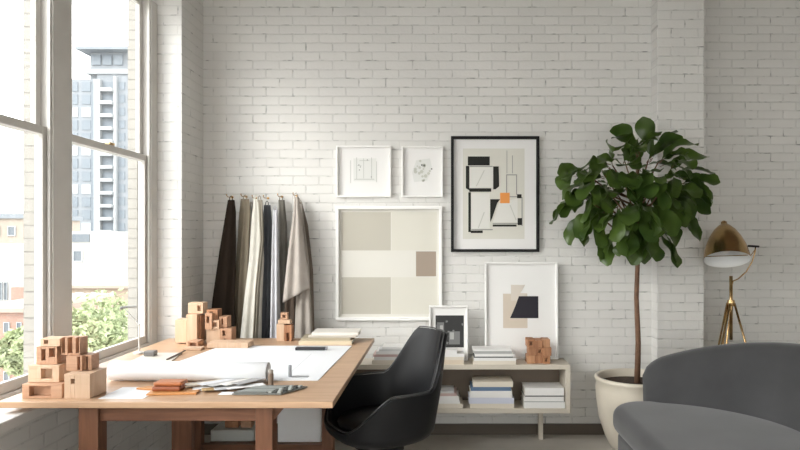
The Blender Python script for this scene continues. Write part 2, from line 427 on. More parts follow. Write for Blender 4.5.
rbx('shelf', r, -1.36, -.69, YR + .022, YR + .36, .17, .195, M_desk2, .002)
rbx('shelf_foot', r, -1.3, -1.26, YR + .32, YR + .36, 0, .17, M_deskv, .002)
rbx('shelf_foot', r, -.78, -.74, YR + .32, YR + .36, 0, .17, M_deskv, .002)
# the dark board panel leg in the middle
rbx('panel_leg', r, -1.335, -1.235, 3.20, 3.245, 0, .675, M_deskv, .003)
rbx('panel_brace', r, -1.40, -.71, 3.205, 3.24, .68, DT - .026, M_desk2, .002)
# diagonal brace at the right front leg
bm = bmesh.new()
prism(bm, [(0, 0), (.05, 0), (0, -.06)], -.012, .012, M=Matrix.Translation(Vector((-.672 + 1.05, YF - 3.35, .724))) @ Matrix.Rotation(PI / 2, 4, 'X'))
link('corner_brace', bm, M_desk2, r)
# storage on the shelf under the desk
M_box = mat('white_card_box', (.88, .88, .88), .7)
r = thing('storage_box', 'white square storage box on the shelf under the desk', 'box', (-.81, YR + .19, .195))
bm = bmesh.new(); box(bm, -.148, .11, -.15, .15, 0, .21); link('box_body', bm, M_box, r, bevel=.004)
bm = bmesh.new(); box(bm, -.151, .113, -.153, .153, .205, .235); link('lid', bm, M_box, r, bevel=.004)
o = bx('storage_tray', -1.358, -1.10, YR + .05, YR + .33, .1955, .262, mat('grey_tray', (.50, .52, .49), .6), bevel=.005)
tag(o, 'low grey green tray on the shelf under the desk', 'tray')
for k, (a, b_, c) in enumerate(((-1.29, -1.21, M_blockC), (-1.195, -1.13, M_blockA))):
    o = bx('wooden_block', a, b_, YR + .1, YR + .17, .2625, .30, c, bevel=.002)
    tag(o, ['reddish wooden block on the grey tray under the desk', 'tan wooden block on the grey tray under the desk'][k], 'block')

# ---------------------------------------------------------------- block models
def holebox(bm, x0, x1, y0, y1, z0, z1, holes=(), depth=.03, axis='y'):
    """box whose front (-y) face has rectangular recesses, holes as fractions (u0,u1,v0,v1)"""
    if not holes: box(bm, x0, x1, y0, y1, z0, z1); return
    w, h = x1 - x0, z1 - z0; depth = min(depth, (y1 - y0) * .8)
    box(bm, x0, x1, y0 + depth, y1, z0, z1)
    xs = sorted({0, 1, *[q for a in holes for q in a[:2]]}); zs = sorted({0, 1, *[q for a in holes for q in a[2:]]})
    for i in range(len(xs) - 1):
        for j in range(len(zs) - 1):
            cx, cz = (xs[i] + xs[i + 1]) / 2, (zs[j] + zs[j + 1]) / 2
            if any(a[0] < cx < a[1] and a[2] < cz < a[3] for a in holes): continue
            box(bm, x0 + xs[i] * w, x0 + xs[i + 1] * w, y0, y0 + depth, z0 + zs[j] * h, z0 + zs[j + 1] * h)
def model(name, label, base_px, base_py, D, blocks, sway=0):
    bx_ = (base_px - VX) / F * D
    r = thing(name, label, 'model', (bx_, D, DT + .0005))
    s = F / D
    for (a, b_, c, d, yo, dep, holes, m) in blocks:     # px range, py range, y offset, depth, holes
        bm = bmesh.new(); sc = (D + yo) / D
        x0, x1 = ((a - VX) / F * (D + yo)) - bx_, ((b_ - VX) / F * (D + yo)) - bx_
        z0 = max(0, (base_py - d) / s); z1 = (base_py - c) / s
        holebox(bm, x0, x1, yo, yo + dep, z0, z1, holes)
        link('block', bm, m, r, bevel=.001, seg=1)
    return r
model('architectural_model', 'large stepped wooden block model at the front left of the desk', 60, 397, 2.64, [
    (22, 62, 383, 397, -.03, .10, [(.18, .72, .12, .85)], M_blockA),
    (64.2, 90, 372.5, 397, -.04, .13, [(.25, .4, .6, .8)], M_blockB),
    (28, 59, 366, 382.7, .0, .10, [(.42, .78, .2, .8)], M_blockB),
    (66, 82, 357, 372, .01, .09, [(.7, .88, .05, .95)], M_blockA),
    (84, 91.5, 357, 372.2, .03, .06, [(.2, .5, 0, .9)], M_blockA),
    (36, 57, 348, 365.7, .02, .08, [(.25, .45, .2, .85), (.62, .9, .4, .9)], M_blockA),
    (40, 60, 340, 347.7, .02, .07, [(.2, .4, .3, .8)], M_blockB),
    (61, 80, 339.5, 356.8, .03, .06, [(.05, .2, .1, 1), (.35, .6, .1, 1), (.78, .95, .1, 1)], M_blockA)])
model('architectural_model', 'pale wooden block tower model at the back left of the desk', 200, 343, 3.95, [
    (175, 186, 319, 342, .0, .10, [], M_blockB),
    (186.2, 197, 313, 343, -.04, .09, [], M_blockB),
    (197.2, 201, 315, 341, -.01, .09, [], M_blockC),  # dark block paints in the tall block's shaded right side
    (187.5, 198, 337, 345, -.14, .09, [(.2, .8, .15, .75)], M_blockA),
    (188, 203, 302, 312.7, .0, .08, [(.62, .85, .25, .75)], M_blockB),
    (205, 212, 312, 328, -.02, .08, [(.2, .6, .4, .8)], M_blockA),
    (206.3, 217.5, 309, 319, .01, .08, [(.3, .6, .3, .8)], M_blockC),
    (206.3, 220, 328, 342, .0, .09, [], M_blockB),
    (210, 219, 319.2, 327.8, -.01, .08, [(.25, .75, .25, .75)], M_blockB),
    (219.2, 227, 316, 327, .01, .08, [(.3, .5, .3, .8)], M_blockA),
    (220.2, 231.5, 327.3, 342, -.01, .09, [(.2, .45, .5, .85), (.3, .6, 0, .3)], M_blockA)])
r = model('wooden_figure_house', 'small wooden house shaped block standing at the back of the desk', 284, 341, 4.06, [
    (276.5, 284, 324, 341, 0, .06, [], M_blockB), (284.1, 291.5, 325, 341, .0, .06, [(.3, .7, 0, .5)], M_blockC),
    (278, 290, 320, 323.8, .005, .05, [], M_blockB), (280.5, 287.5, 313, 319.8, .01, .04, [(.3, .7, .3, .7)], M_blockA)])
r['category'] = 'block house'
o = bx('wooden_slab', X(207, 3.78), X(248, 3.78), 3.78, 3.9, DT + .0035, DT + .035, M_blockB, bevel=.003)
tag(o, 'long pale wooden slab lying in front of the back block model', 'wood block')
o = bx('wooden_slab', X(188, 3.80), X(206, 3.80), 3.72, 3.79, DT + .0005, DT + .014, M_blockB, bevel=.002)
tag(o, 'short thin wood strip lying left of the long pale slab', 'wood block')

# ---------------------------------------------------------------- papers, roll, desk things
bm = bmesh.new()
pts = [(-1.31, 3.87), (-.53, 3.87), (-.555, 2.93), (-1.46, 2.93), (-1.36, 3.45)]
prism(bm, pts[::-1], DT + .0005, DT + .003); o = link('drawing_sheet', bm, M_paper); tag(o, 'large white drawing sheet spread flat across the desk', 'paper')
M_faint = mat('pencil_line', (.55, .56, .58), .8)
bm = bmesh.new()
for (a, b_, c, d) in ((-1.2, -.7, 3.7, 3.702), (-1.2, -1.198, 3.2, 3.7), (-.95, -.948, 3.3, 3.62), (-1.1, -.75, 3.4, 3.402), (-.72, -.718, 3.1, 3.6)):
    box(bm, a, b_, c, d, DT + .003, DT + .0032)
link('pencil_drawing', bm, M_faint, o)
# roll: spiral scroll
bm = bmesh.new()
MR = Matrix.Rotation(PI / 2, 4, 'Y')
lathe(bm, [(.041, -.37), (.043, -.37), (.043, .35), (.041, .35)], 40, MR, close=True)
lathe(bm, [(.036, -.365), (.037, -.365), (.037, .346), (.036, .346)], 40, Matrix.Translation((0, 0, -.003)) @ MR, close=True)
lathe(bm, [(.030, -.365), (.031, -.365), (.031, .344), (.030, .344)], 40, Matrix.Translation((0, 0, -.008)) @ MR, close=True)
o = link('paper_roll', bm, M_paper, smooth=True, bevel=.0004, seg=1)
o.location = (-1.125, 2.92, DT + .003 + .0435); o.rotation_euler = (0, 0, R(-2)); tag(o, 'thick white roll of drawing paper at the front of the desk', 'paper roll')
# white sheet under the model
o = bx('paper_sheet', -1.38, -1.2, 2.60, 2.8, DT + .0004, DT + .0016, M_paper); tag(o, 'small white sheet beside the front block model', 'paper')
# pale board and pencil at back left
bm = bmesh.new(); prism(bm, [(-1.62, 3.35), (-1.40, 3.33), (-1.45, 3.62), (-1.64, 3.62)], DT + .0005, DT + .006); o = link('card_board', bm, mat('pale_card', (.72, .66, .58), .8)); tag(o, 'pale card sheet at the left of the desk under the dark pencil', 'card')
bm = bmesh.new(); tube(bm, [P(167, 361, 3.40), P(185, 352, 3.66)], .006, 8); 
for v in bm.verts: v.co.z = v.co.z - 0
o = link('pencil', bm, mat('dark_pencil', (.10, .07, .06), .5))
zmin = min(v.co.z for v in o.data.vertices)
for v in o.data.vertices:
    v.co.z = DT + .0065 + (v.co.z - zmin) * .5
tag(o, 'thick dark pencil lying by the small desk lamp', 'pencil')
# slim black case on the sheet
r = thing('pen_case', 'slim black pen case lying on the drawing sheet near the magazines', 'pen case', (X(311, 3.72), 3.72, DT + .003))
bm = bmesh.new(); box(bm, -.088, .085, -.02, .02, 0, .018); link('case_body', bm, mat('dark_case', (.03, .03, .035), .35), r, bevel=.005)
bm = bmesh.new(); box(bm, .0855, .094, -.019, .019, .001, .017); link('end_cap', bm, mat('grey_cap', (.25, .25, .27), .4), r, bevel=.002)
# small bottle and small stand
r = thing('ink_bottle', 'small brown cylinder standing at the end of the paper roll', 'bottle', (X(273.3, 2.84), 2.80, DT + .0005))
bm = bmesh.new(); lathe(bm, [(0, 0), (.011, 0), (.0115, .003), (.0115, .058), (.009, .062), (0, .062)], 20); link('bottle_body', bm, mat('brown_glass', (.20, .14, .10), .3), r, smooth=False)
bm = bmesh.new(); lathe(bm, [(0, .0622), (.0098, .0622), (.0098, .076), (0, .076)], 20); link('cap', bm, mat('bottle_cap', (.33, .29, .25), .4), r)
r = thing('set_square_stand', 'little grey upright marker with flat metal foot on the drawing sheet', 'ruler', (X(290, 3.0), 3.0, DT + .003))
bm = bmesh.new(); lathe(bm, [(0, 0), (.008, 0), (.008, .052), (.006, .055), (0, .055)], 16); link('post', bm, mat('grey_post', (.33, .34, .36), .4), r)
bm = bmesh.new(); box(bm, .009, .085, -.012, .012, 0, .003); link('foot', bm, mat('grey_steel', (.35, .36, .38), .35, .6), r)
# leather swatches
M_lea = [mat('tan_leather', (.42, .14, .045), .45, bump=.2), mat('brown_leather', (.27, .075, .025), .45, bump=.2), mat('orange_leather', (.56, .25, .08), .5, bump=.2)]
def slab(name, label, cat, pts, z0, z1, m, group=None, bevel=.002):
    bm = bmesh.new(); prism(bm, pts, z0, z1); o = link(name, bm, m, bevel=bevel); return tag(o, label, cat, group)
def quad(cx, cy, w, d, a):
    c, s = math.cos(a), math.sin(a)
    return [(cx + c * x - s * y, cy + s * x + c * y) for x, y in ((-w / 2, -d / 2), (w / 2, -d / 2), (w / 2, d / 2), (-w / 2, d / 2))]
z = DT + .0005
slab('leather_swatch', 'orange leather swatch at the bottom of the leather pile on the desk front', 'leather', quad(-1.115, 2.705, .20, .09, R(6)), z, z + .008, M_lea[2])
slab('leather_swatch', 'pointed tan leather strap end at the left of the leather pile', 'leather', [(-1.30, 2.755), (-1.21, 2.73), (-1.20, 2.785), (-1.26, 2.785)], z, z + .010, M_lea[2])
r = thing('leather_roll', 'brown leather pouch folded on top of the orange swatch', 'pouch', (-1.135, 2.72, z + .0085))
bm = bmesh.new(); box(bm, -.07, .05, -.032, .03, 0, .019); link('pouch_body', bm, M_lea[1], r, bevel=.007, seg=3)
bm = bmesh.new(); box(bm, -.068, .052, -.022, .05, .0195, .036); link('flap', bm, M_lea[0], r, bevel=.007, seg=3)
# fans of swatches
cols = [(.62, .60, .56), (.30, .24, .17), (.70, .68, .66), (.42, .27, .12), (.55, .55, .56), (.75, .74, .73), (.22, .20, .18), (.60, .52, .42), (.66, .66, .68), (.48, .47, .46), (.72, .70, .66), (.38, .37, .37)]
names = ['stone', 'dark khaki', 'off white', 'tan', 'silver grey', 'chalk white', 'charcoal', 'beige', 'cool grey', 'mid grey', 'ivory', 'slate']
for k in range(12):
    a = R(8 + k * 4.5); cx = -1.075 + (k % 6) * .048; cy = 2.745 + (k // 6) * .06 + (k % 3) * .012
    zz = DT + .0045 + .0017 * k
    slab('fabric_swatch', '%s fabric swatch in the fan beside the tile board, %s layer' % (names[k], ['lowest', 'second', 'third', 'fourth', 'fifth', 'sixth', 'seventh', 'eighth', 'ninth', 'tenth', 'eleventh', 'topmost'][k]), 'swatch', quad(cx, cy, .16, .055, a), zz if k else DT + .0005, zz + .0015, mat('swatch_' + names[k].replace(' ', '_'), cols[k], .85, bump=.2, bscale=300), 'fanned fabric swatches')
slab('paper_sheet', 'narrow white sheet under the grey tile samples', 'paper', quad(-.84, 2.69, .16, .05, 0), DT + .0005, DT + .0022, M_paper)
M_tile = [mat('tile_grey', (.16, .17, .16), .5), mat('tile_light', (.44, .46, .44), .5), mat('tile_dark', (.06, .065, .06), .5)]
r = thing('tile_sample_board', 'grey green ribbed tile sample board at the right front of the desk', 'sample board', (-.74, 2.715, DT + .0023))
bm = bmesh.new(); prism(bm, [(-.12, -.055), (.085, -.055), (.165, .075), (-.02, .075)], 0, .006); link('backing', bm, M_tile[0], r)
for k in range(9):
    t = k / 9; y0 = -.052 + t * .124; sh = (y0 + .055) * .62
    bm = bmesh.new(); prism(bm, [(-.115 + sh, y0), (.02 + sh, y0), (.022 + sh, y0 + .009), (-.11 + sh, y0 + .009)], .0062, .012); link('rib', bm, M_tile[(k) % 2], r)
for k in range(5):
    for j in range(3):
        t = k / 5; y0 = -.050 + t * .124; sh = (y0 + .055) * .62; x = .026 + sh + j * .019
        bm = bmesh.new(); prism(bm, [(x, y0), (x + .012, y0), (x + .018, y0 + .017), (x + .006, y0 + .017)], .0062, .013); link('chip', bm, M_tile[2 if (k + j) % 2 else 1], r)

# small desk lamp
Dl = 3.62
r = thing('desk_lamp', 'thin white jointed desk lamp standing at the window side', 'lamp', (X(139, Dl) , Dl, DT + .0005))
M_lw = mat('lamp_white', (.62, .62, .60), .4)
b0 = P(139, 0, Dl); hz = lambda py: Z(py, Dl) - DT
bm = bmesh.new(); lathe(bm, [(0, 0), (.03, 0), (.03, .008), (.012, .014), (0, .014)], 20, Matrix.Translation((.0, 0, 0))); link('base', bm, M_lw, r)
bm = bmesh.new(); tube(bm, [(0, 0, .012), (0, 0, hz(325))], .0042, 8); link('lower_arm', bm, M_lw, r)
bm = bmesh.new(); tube(bm, [(0, 0, hz(325)), (-.075, -.02, hz(307.5))], .0035, 8); link('upper_arm', bm, M_lw, r)
bm = bmesh.new(); bmesh.ops.create_uvsphere(bm, u_segments=10, v_segments=8, radius=.008); bmesh.ops.translate(bm, verts=bm.verts, vec=(0, 0, hz(325))); link('joint', bm, M_lw, r)
bm = bmesh.new(); tube(bm, [(-.092, -.03, hz(307.8)), (-.06, -.01, hz(306.8)), (-.015, .0, hz(306.5))], [.009, .007, .004], 10); link('lamp_head', bm, mat('lamp_head_grey', (.30, .30, .29), .4), r)
o = bx('desk_sharpener', X(143, 3.5), X(154, 3.5), 3.50, 3.55, DT + .0065, DT + .034, mat('grey_metal', (.22, .21, .20), .4, .3), bevel=.006)  # stand-in for an unclear grey cluster, taken for a sharpener
tag(o, 'small dark grey sharpener next to the desk lamp base', 'sharpener')

# magazines at the back right of the desk
def book(name, label, cx, cy, z, w, d, t, colr, rz=0, group=None, cat='book', rough=.5):
    r = thing(name, label, cat, (cx, cy, z), rz, group)
    m = mat('cover', colr, rough)
    bm = bmesh.new(); c = min(.0025, t * .18)
    box(bm, -w / 2, w / 2, -d / 2, d / 2, 0, c); box(bm, -w / 2, w / 2, -d / 2, d / 2, t - c, t); box(bm, -w / 2, w / 2, -d / 2, -d / 2 + c, c, t - c)
    link('cover', bm, m, r)
    bm = bmesh.new(); box(bm, -w / 2 + .004, w / 2 - .004, -d / 2 + c, d / 2 - .004, c, t - c); link('pages', bm, M_pages, r)
    return r
M_pages = mat('book_pages', (.80, .77, .71), .9)
z = DT + .0032
for k, (a, b_, t, D_, c, lab) in enumerate(((299, 352, .018, 3.93, (.72, .62, .45), 'cream magazine, lowest in the pile at the back corner of the desk'),
                         (301, 350, .012, 3.97, (.42, .36, .26), 'olive brown magazine, second from the bottom in the pile on the desk corner'),
                         (309, 357, .012, 4.0, (.55, .50, .44), 'grey beige magazine, third from the bottom in the pile on the desk corner'),
                         (312, 358, .018, 4.0, (.80, .76, .70), 'white book, topmost in the pile on the back desk corner'))):
    book('magazine' if k < 3 else 'book', lab, (X(a, D_) + X(b_, D_)) / 2, D_ + .08, z if k else DT + .0005, (b_ - a) / F * D_, .19, t if k else t + .0027, c, R((0, 2, -1, 1)[k]), 'magazines on the desk corner', 'magazine' if k < 3 else 'book')
    z += t + .0005

# ---------------------------------------------------------------- console
CF, CB = 4.335, 4.578
CX0, CX1 = -.95, .878
CT = Z(364.8, CF)
r = thing('low_console', 'long low beige open console shelf against the brick wall', 'shelf', ((CX0 + CX1) / 2, (CF + CB) / 2, 0))
zb = Z(413.5, CF)
rbx('top_panel', r, CX0, CX1, CF, CB, CT - .032, CT, M_cons, .002)
rbx('bottom_panel', r, CX0, CX1, CF, CB, zb, zb + .032, M_cons, .002)
rbx('side_panel', r, CX1 - .032, CX1, CF, CB, zb + .032, CT - .032, M_cons, .001)
rbx('side_panel', r, CX0, CX0 + .032, CF, CB, zb + .032, CT - .032, M_cons, .001)
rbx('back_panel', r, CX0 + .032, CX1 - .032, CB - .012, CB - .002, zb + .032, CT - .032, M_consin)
for x in (CX0 + .12, .70):
    rbx('leg', r, x - .016, x + .016, 4.47, 4.50, 0, zb, M_cons, .002)
SB = zb + .0325
# stacks: list bottom->top of (px0, px1, thickness m, colour, label)
WH = (.80, .79, .77); CR = (.72, .66, .56); GY = (.42, .42, .41); LG = (.62, .62, .61); BL = (.10, .17, .28); LV = (.62, .64, .74); PK = (.55, .40, .37); BK = (.05, .05, .05)
def stack(where, z0, D0, items, group, depth=.19):
    n = len(items); z = z0
    for i, (a, b_, t, c, cn) in enumerate(items):
        pos = 'lowest' if i == 0 else 'topmost' if i == n - 1 else ['', 'second up', 'third up', 'fourth up', 'fifth up', 'sixth up'][i]
        dd = depth - (i % 3) * .012
        book('book', '%s book, %s in the stack %s' % (cn, pos, where), (X(a, D0) + X(b_, D0)) / 2, D0 + dd / 2, z + .0003, (b_ - a) / F * D0, dd, t, c, 0, group)
        z += t + .0006
    return z
stack('on the console between desk and chair', CT, 4.345, [(372, 407, .028, CR, 'ivory'), (374, 408, .022, WH, 'white'), (373, 404, .016, PK, 'dusty pink'), (376, 408, .020, WH, 'white'), (379, 402, .014, LG, 'light grey'), (382, 405, .013, WH, 'white')], 'books on the console by the chair')
stack('in front of the small photo frame', CT, 4.345, [(440, 464, .030, (.70, .60, .47), 'tan'), (440, 464, .020, CR, 'cream'), (442, 464, .021, WH, 'white'), (444, 457, .022, WH, 'small white')], 'books in front of the photo frame', .12)
stack('left of the wooden cube puzzle', CT, 4.345, [(473, 516, .024, CR, 'cream'), (474, 516, .020, WH, 'white'), (474, 513, .007, BK, 'thin black'), (475, 515, .018, WH, 'white'), (474, 512, .018, GY, 'grey'), (473, 512, .011, WH, 'thin white')], 'books left of the wooden cube', .17)
stack('on the lower shelf left of the chair', SB, 4.345, [(326, 352, .022, CR, 'cream'), (324, 350, .014, PK, 'dusty pink'), (325, 350, .030, WH, 'white'), (327, 350, .025, WH, 'white')], 'books on the lower shelf behind the desk')
stack('on the lower shelf right of the chair', SB, 4.345, [(420, 463, .030, CR, 'cream'), (422, 460, .020, WH, 'white'), (424, 459, .030, WH, 'white'), (430, 457, .018, PK, 'dusty pink'), (432, 454, .014, LG, 'light grey')], 'books on the lower shelf right of the chair')
stack('in the middle of the lower shelf', SB, 4.345, [(470, 514, .030, CR, 'cream'), (469, 514, .040, LV, 'lavender white'), (470, 512, .045, WH, 'white'), (471, 511, .026, BL, 'dark blue'), (473, 513, .034, CR, 'ivory')], 'books in the middle of the lower shelf')
stack('at the right end of the lower shelf', SB, 4.345, [(524, 565, .040, WH, 'white'), (524, 564, .006, GY, 'thin grey'), (524, 564, .030, WH, 'white'), (525, 564, .007, BK, 'thin black'), (525, 564, .050, WH, 'thick white')], 'books at the right end of the lower shelf')
# wooden cube puzzle
Dp = 4.36; p0 = Z(362, Dp)
r = thing('wooden_cube_sculpture', 'chunky sculpture of glued wooden cubes standing on the console', 'sculpture', (X(539, Dp), Dp + .06, CT + .0005))
rnd = random.Random(5); cz = .055
mm = [M_blockC, M_blockC, wood('cube_orange', (.40, .19, .09), (.52, .28, .15), 2, .5), wood('cube_brown', (.30, .13, .06), (.42, .20, .09), 0, .5)]
for k in range(3):
    for i in range(3):
        for j in range(2):
            dx = (.0, .008, .0)[k]; bm = bmesh.new()
            x0 = -.078 + i * .052 + dx
            y0 = -.052 + j * .052 + rnd.uniform(-.007, .007)
            holebox(bm, x0, x0 + .0515, y0, y0 + .05, k * cz, k * cz + .0545 - (.006 if k == 2 and i == 1 else 0), [(.3, .6, .3, .7)] if (j == 0 and (i + k) % 3 == 2) else ())
            link('cube', bm, mm[rnd.randrange(4)], r, bevel=.0015, seg=1)

# ---------------------------------------------------------------- framed pictures
M_pg = mat('frame_glass', (.9, .9, .9), .1); 
def shape(bm, pts, cx, cz, s, y, t=.0012, mi=0):
    a = [bm.verts.new(((px - cx) * s, y, (cz - py) * s)) for px, py in pts]; b_ = [bm.verts.new(((px - cx) * s, y + t, (cz - py) * s)) for px, py in pts]
    n = len(pts); bm.faces.new(a); bm.faces.new(b_[::-1])
    for i in range(n): bm.faces.new((a[i], b_[i], b_[(i + 1) % n], a[(i + 1) % n]))
def rect(a, b_, c, d): return [(a, c), (b_, c), (b_, d), (a, d)]
def frame(name, label, cat, x0, x1, y0, y1, D, fw, depth, mframe, mmount, art, tilt=0, standz=None, group=None):
    """pixel rect at distance D; art = list of (part name, material, [polygons in photo pixels])"""
    s = D / F; w, h = (x1 - x0) * s, (y1 - y0) * s; cx, cz = (x0 + x1) / 2, (y0 + y1) / 2
    zc = CH - (cz - VY) * s
    r = thing(name, label, cat, ((cx - VX) * s, D + depth, zc), 0, group)
    if standz is not None:
        r.location.z = standz; r.rotation_euler = (R(-tilt), 0, 0)
    off = (h / 2) if standz is not None else 0
    def T(bm): bmesh.ops.translate(bm, verts=bm.verts, vec=(0, 0, off)); return bm
    bm = bmesh.new()
    for q in ((-w / 2, w / 2, h / 2 - fw, h / 2), (-w / 2, w / 2, -h / 2, -h / 2 + fw), (-w / 2, -w / 2 + fw, -h / 2 + fw, h / 2 - fw), (w / 2 - fw, w / 2, -h / 2 + fw, h / 2 - fw)):
        box(bm, q[0], q[1], -depth, 0, q[2], q[3])
    link('frame_border', T(bm), mframe, r, bevel=.0015, seg=1)
    bm = bmesh.new(); yb = -depth * .22
    box(bm, -w / 2 + fw * .9, w / 2 - fw * .9, yb, -.002, -h / 2 + fw * .9, h / 2 - fw * .9); mo = link('mount', T(bm), mmount, r)
    for i, (nm, m, polys) in enumerate(art):
        each = len(polys) > 1 and nm.split('_')[-1] in ('block', 'shape', 'stroke')
        for grp in ([[p] for p in polys] if each else [polys]):
            bm = bmesh.new()
            for p in grp: shape(bm, p, cx, cz, s, yb - .0007 * (i + 1), .0006)
            link(nm, T(bm), m, r)
    return r
def M_ink(n, c): return mat(n, c, .85, spec=.15)
k_lines = M_ink('grey_pencil', (.50, .51, .48)); k_pale = M_ink('pale_wash', (.72, .725, .70)); k_dark = M_ink('dark_ink', (.13, .13, .12))
DW = YB - .03
rnd = random.Random(3)
# faint sketch A : little building drawing
la = []
for (a, b_, c, d) in ((356, 356.6, 157, 179), (371, 371.6, 157, 179), (354, 374, 178.6, 179.3), (359, 369, 160, 160.5), (363, 363.5, 158, 178), (357, 361, 165, 165.5), (350, 350.5, 160, 183), (376, 376.5, 161, 182)): la.append(rect(a, b_, c, d))
da = [rect(a, a + 1, c, c + 1.2) for a, c in ((358, 164), (359.5, 166), (366.5, 159), (370.5, 176), (358.5, 169))]
frame('picture_frame', 'small square white frame with faint pencil sketch, left of the two small frames', 'picture', 336, 391, 145.5, 197, DW, .012, .03, M_white, M_mount,
      [('wash', k_pale, [rect(353, 376, 158, 181)]), ('sketch_lines', k_lines, la), ('ink_marks', M_ink('soft_ink', (.33, .33, .32)), da)], group='framed pictures on the brick wall')
lb = []
for k in range(16):
    a = rnd.uniform(0, 2 * PI); q = rnd.uniform(1, 9); cx, cy = 422 + math.cos(a) * q, 170 + math.sin(a) * q * 1.15; ss = rnd.uniform(.8, 2.2)
    lb.append([(cx + ss * math.cos(t), cy + ss * math.sin(t)) for t in (0, 1.2, 2.4, 3.7, 5)])
frame('picture_frame', 'small narrow white frame with mossy plant sketch, right of the two small frames', 'picture', 401.5, 443, 146, 197, DW, .012, .03, M_white, M_mount,
      [('wash', k_pale, [[(416, 160), (430, 158), (432, 168), (427, 180), (414, 182), (412, 172)]]), ('leaf_marks', M_ink('moss', (.56, .57, .51)), lb), ('ink_marks', k_dark, [rect(421, 422.3, 164, 165.4), rect(431, 432.3, 168, 169.2)])], group='framed pictures on the brick wall')
frame('picture_frame', 'large white frame with beige colour block print', 'picture', 335.5, 442, 206, 320.5, DW, .022, .035, M_white, M_ink('ivory_print', (.69, .672, .62)),
      [('beige_block', M_ink('greige', (.50, .475, .41)), [rect(341, 390.5, 212, 250.5), rect(341, 390.5, 277.5, 314.5)]),
       ('pale_block', M_ink('pale_greige', (.655, .635, .565)), [rect(391.5, 437, 212, 250.5), rect(391.5, 437, 277.5, 314.5)]),
       ('taupe_block', M_ink('taupe', (.36, .295, .24)), [rect(415.8, 436, 251.5, 276.5)])], group='framed pictures on the brick wall')
ink = M_ink('charcoal_ink', (.03, .03, .027))
def L4(x0, x1, y0, y1, l, t, r_, b_):
    o = []
    if l: o.append(rect(x0, x0 + l, y0, y1))
    if r_: o.append(rect(x1 - r_, x1, y0, y1))
    if t: o.append(rect(x0 + l, x1 - r_, y0, y0 + t))
    if b_: o.append(rect(x0 + l, x1 - r_, y1 - b_, y1))
    return o
blk = [rect(468, 490, 156, 165)] + [[(466, 165.5), (469.5, 165.5), (469.5, 190), (466, 188)]] + [[(493.5, 166), (499, 166), (499.5, 186), (496, 189), (493.5, 189)]] + [rect(469.5, 491.5, 188, 191.5)] + \
      [rect(468.5, 471, 192, 232), rect(471, 483, 230.5, 233), [(490.5, 199), (500.5, 199), (497.5, 203), (492.5, 218), (490.5, 222)], rect(517.5, 522, 194, 198), rect(518, 522.5, 218, 225), rect(493, 517, 224.5, 226.5)]
gry = L4(519.5, 523, 197, 226, 0, 0, 1, 0) + L4(506.5, 517.5, 174, 194.5, 1, 1, 1, 0) + [rect(512.5, 513.2, 155, 173), rect(507, 507.6, 150, 173), rect(471.5, 493, 229, 230.2), rect(470, 493, 165.5, 166.5), rect(503, 519, 196, 197), rect(493, 518, 223, 224)]
wht = [rect(470, 493, 167, 187), rect(471.5, 490, 193, 228.5), [(499, 203), (518, 198), (518, 222), (493, 222)]]
frame('picture_frame', 'large black framed abstract print of charcoal shapes with one orange square', 'picture', 451, 539.5, 136, 252, DW, .020, .035, M_black, M_mount,
      [('print_ground', M_ink('print_cream', (.69, .675, .61)), [rect(463, 525, 148, 239)]), ('white_shape', M_ink('print_white', (.75, .74, .70)), wht), ('grey_stroke', M_ink('print_grey', (.33, .33, .31)), gry), ('charcoal_shape', ink, blk),
       ('diagonal_stroke', M_ink('print_line', (.58, .58, .53)), [[(476, 186), (484, 170), (485, 170), (477, 186)], [(478, 228), (484, 212), (485, 212), (479, 228)], [(511, 205), (517, 220), (516, 220), (510, 205)]]),
       ('orange_square', M_ink('print_orange', (.80, .33, .10)), [rect(500.5, 510, 192.5, 203)])], group='framed pictures on the brick wall')
# leaning frames
zt = Z(261, 4.53)
frame('picture_frame', 'tall white frame with beige and black paper shapes leaning on the console', 'picture', 485, 558.5, 261, 261 + (zt - CT) * F / 4.53 - 1, 4.52, .013, .025, M_white, M_mount,
      [('beige_shape', M_ink('cut_beige', (.62, .54, .45)), [rect(503.5, 528, 293, 327.5)]), ('pale_shape', M_ink('cut_pale', (.66, .60, .53)), [[(511.5, 284), (526, 284), (521, 292.5), (528, 292.5), (519, 300), (511.5, 300)]]),
       ('black_shape', M_ink('cut_black', (.035, .032, .04)), [[(519.5, 295.5), (539, 295.5), (539, 317.5), (510.5, 317.5), (513, 312), (516, 305)]])], tilt=2.2, standz=CT + .0008)
rnd = random.Random(8)
pol = [[(a, c), (a + rnd.uniform(1, 2.5), c + .3), (a + 1.5, c + rnd.uniform(1, 3)), (a - .3, c + 2)] for a, c in [(rnd.uniform(436, 462), rnd.uniform(317, 344)) for _ in range(16)]]
frame('photo_frame', 'small white frame with a black and white photograph standing on the console', 'picture', 429, 468, 305, 305 + (Z(305, 4.49) - CT) * F / 4.49 - .5, 4.47, .012, .022, M_white, M_mount,
      [('photograph', M_ink('photo_black', (.05, .05, .05)), [rect(435.5, 464, 315, 347)]), ('photo_greys', M_ink('photo_grey', (.20, .20, .20)), pol + [rect(449, 460, 331, 344), rect(437, 444, 322, 331)]), ('photo_light', M_ink('photo_light', (.42, .42, .41)), [rect(450, 454, 332, 339), rect(440, 443, 325, 329)])], tilt=3.0, standz=CT + .0008)

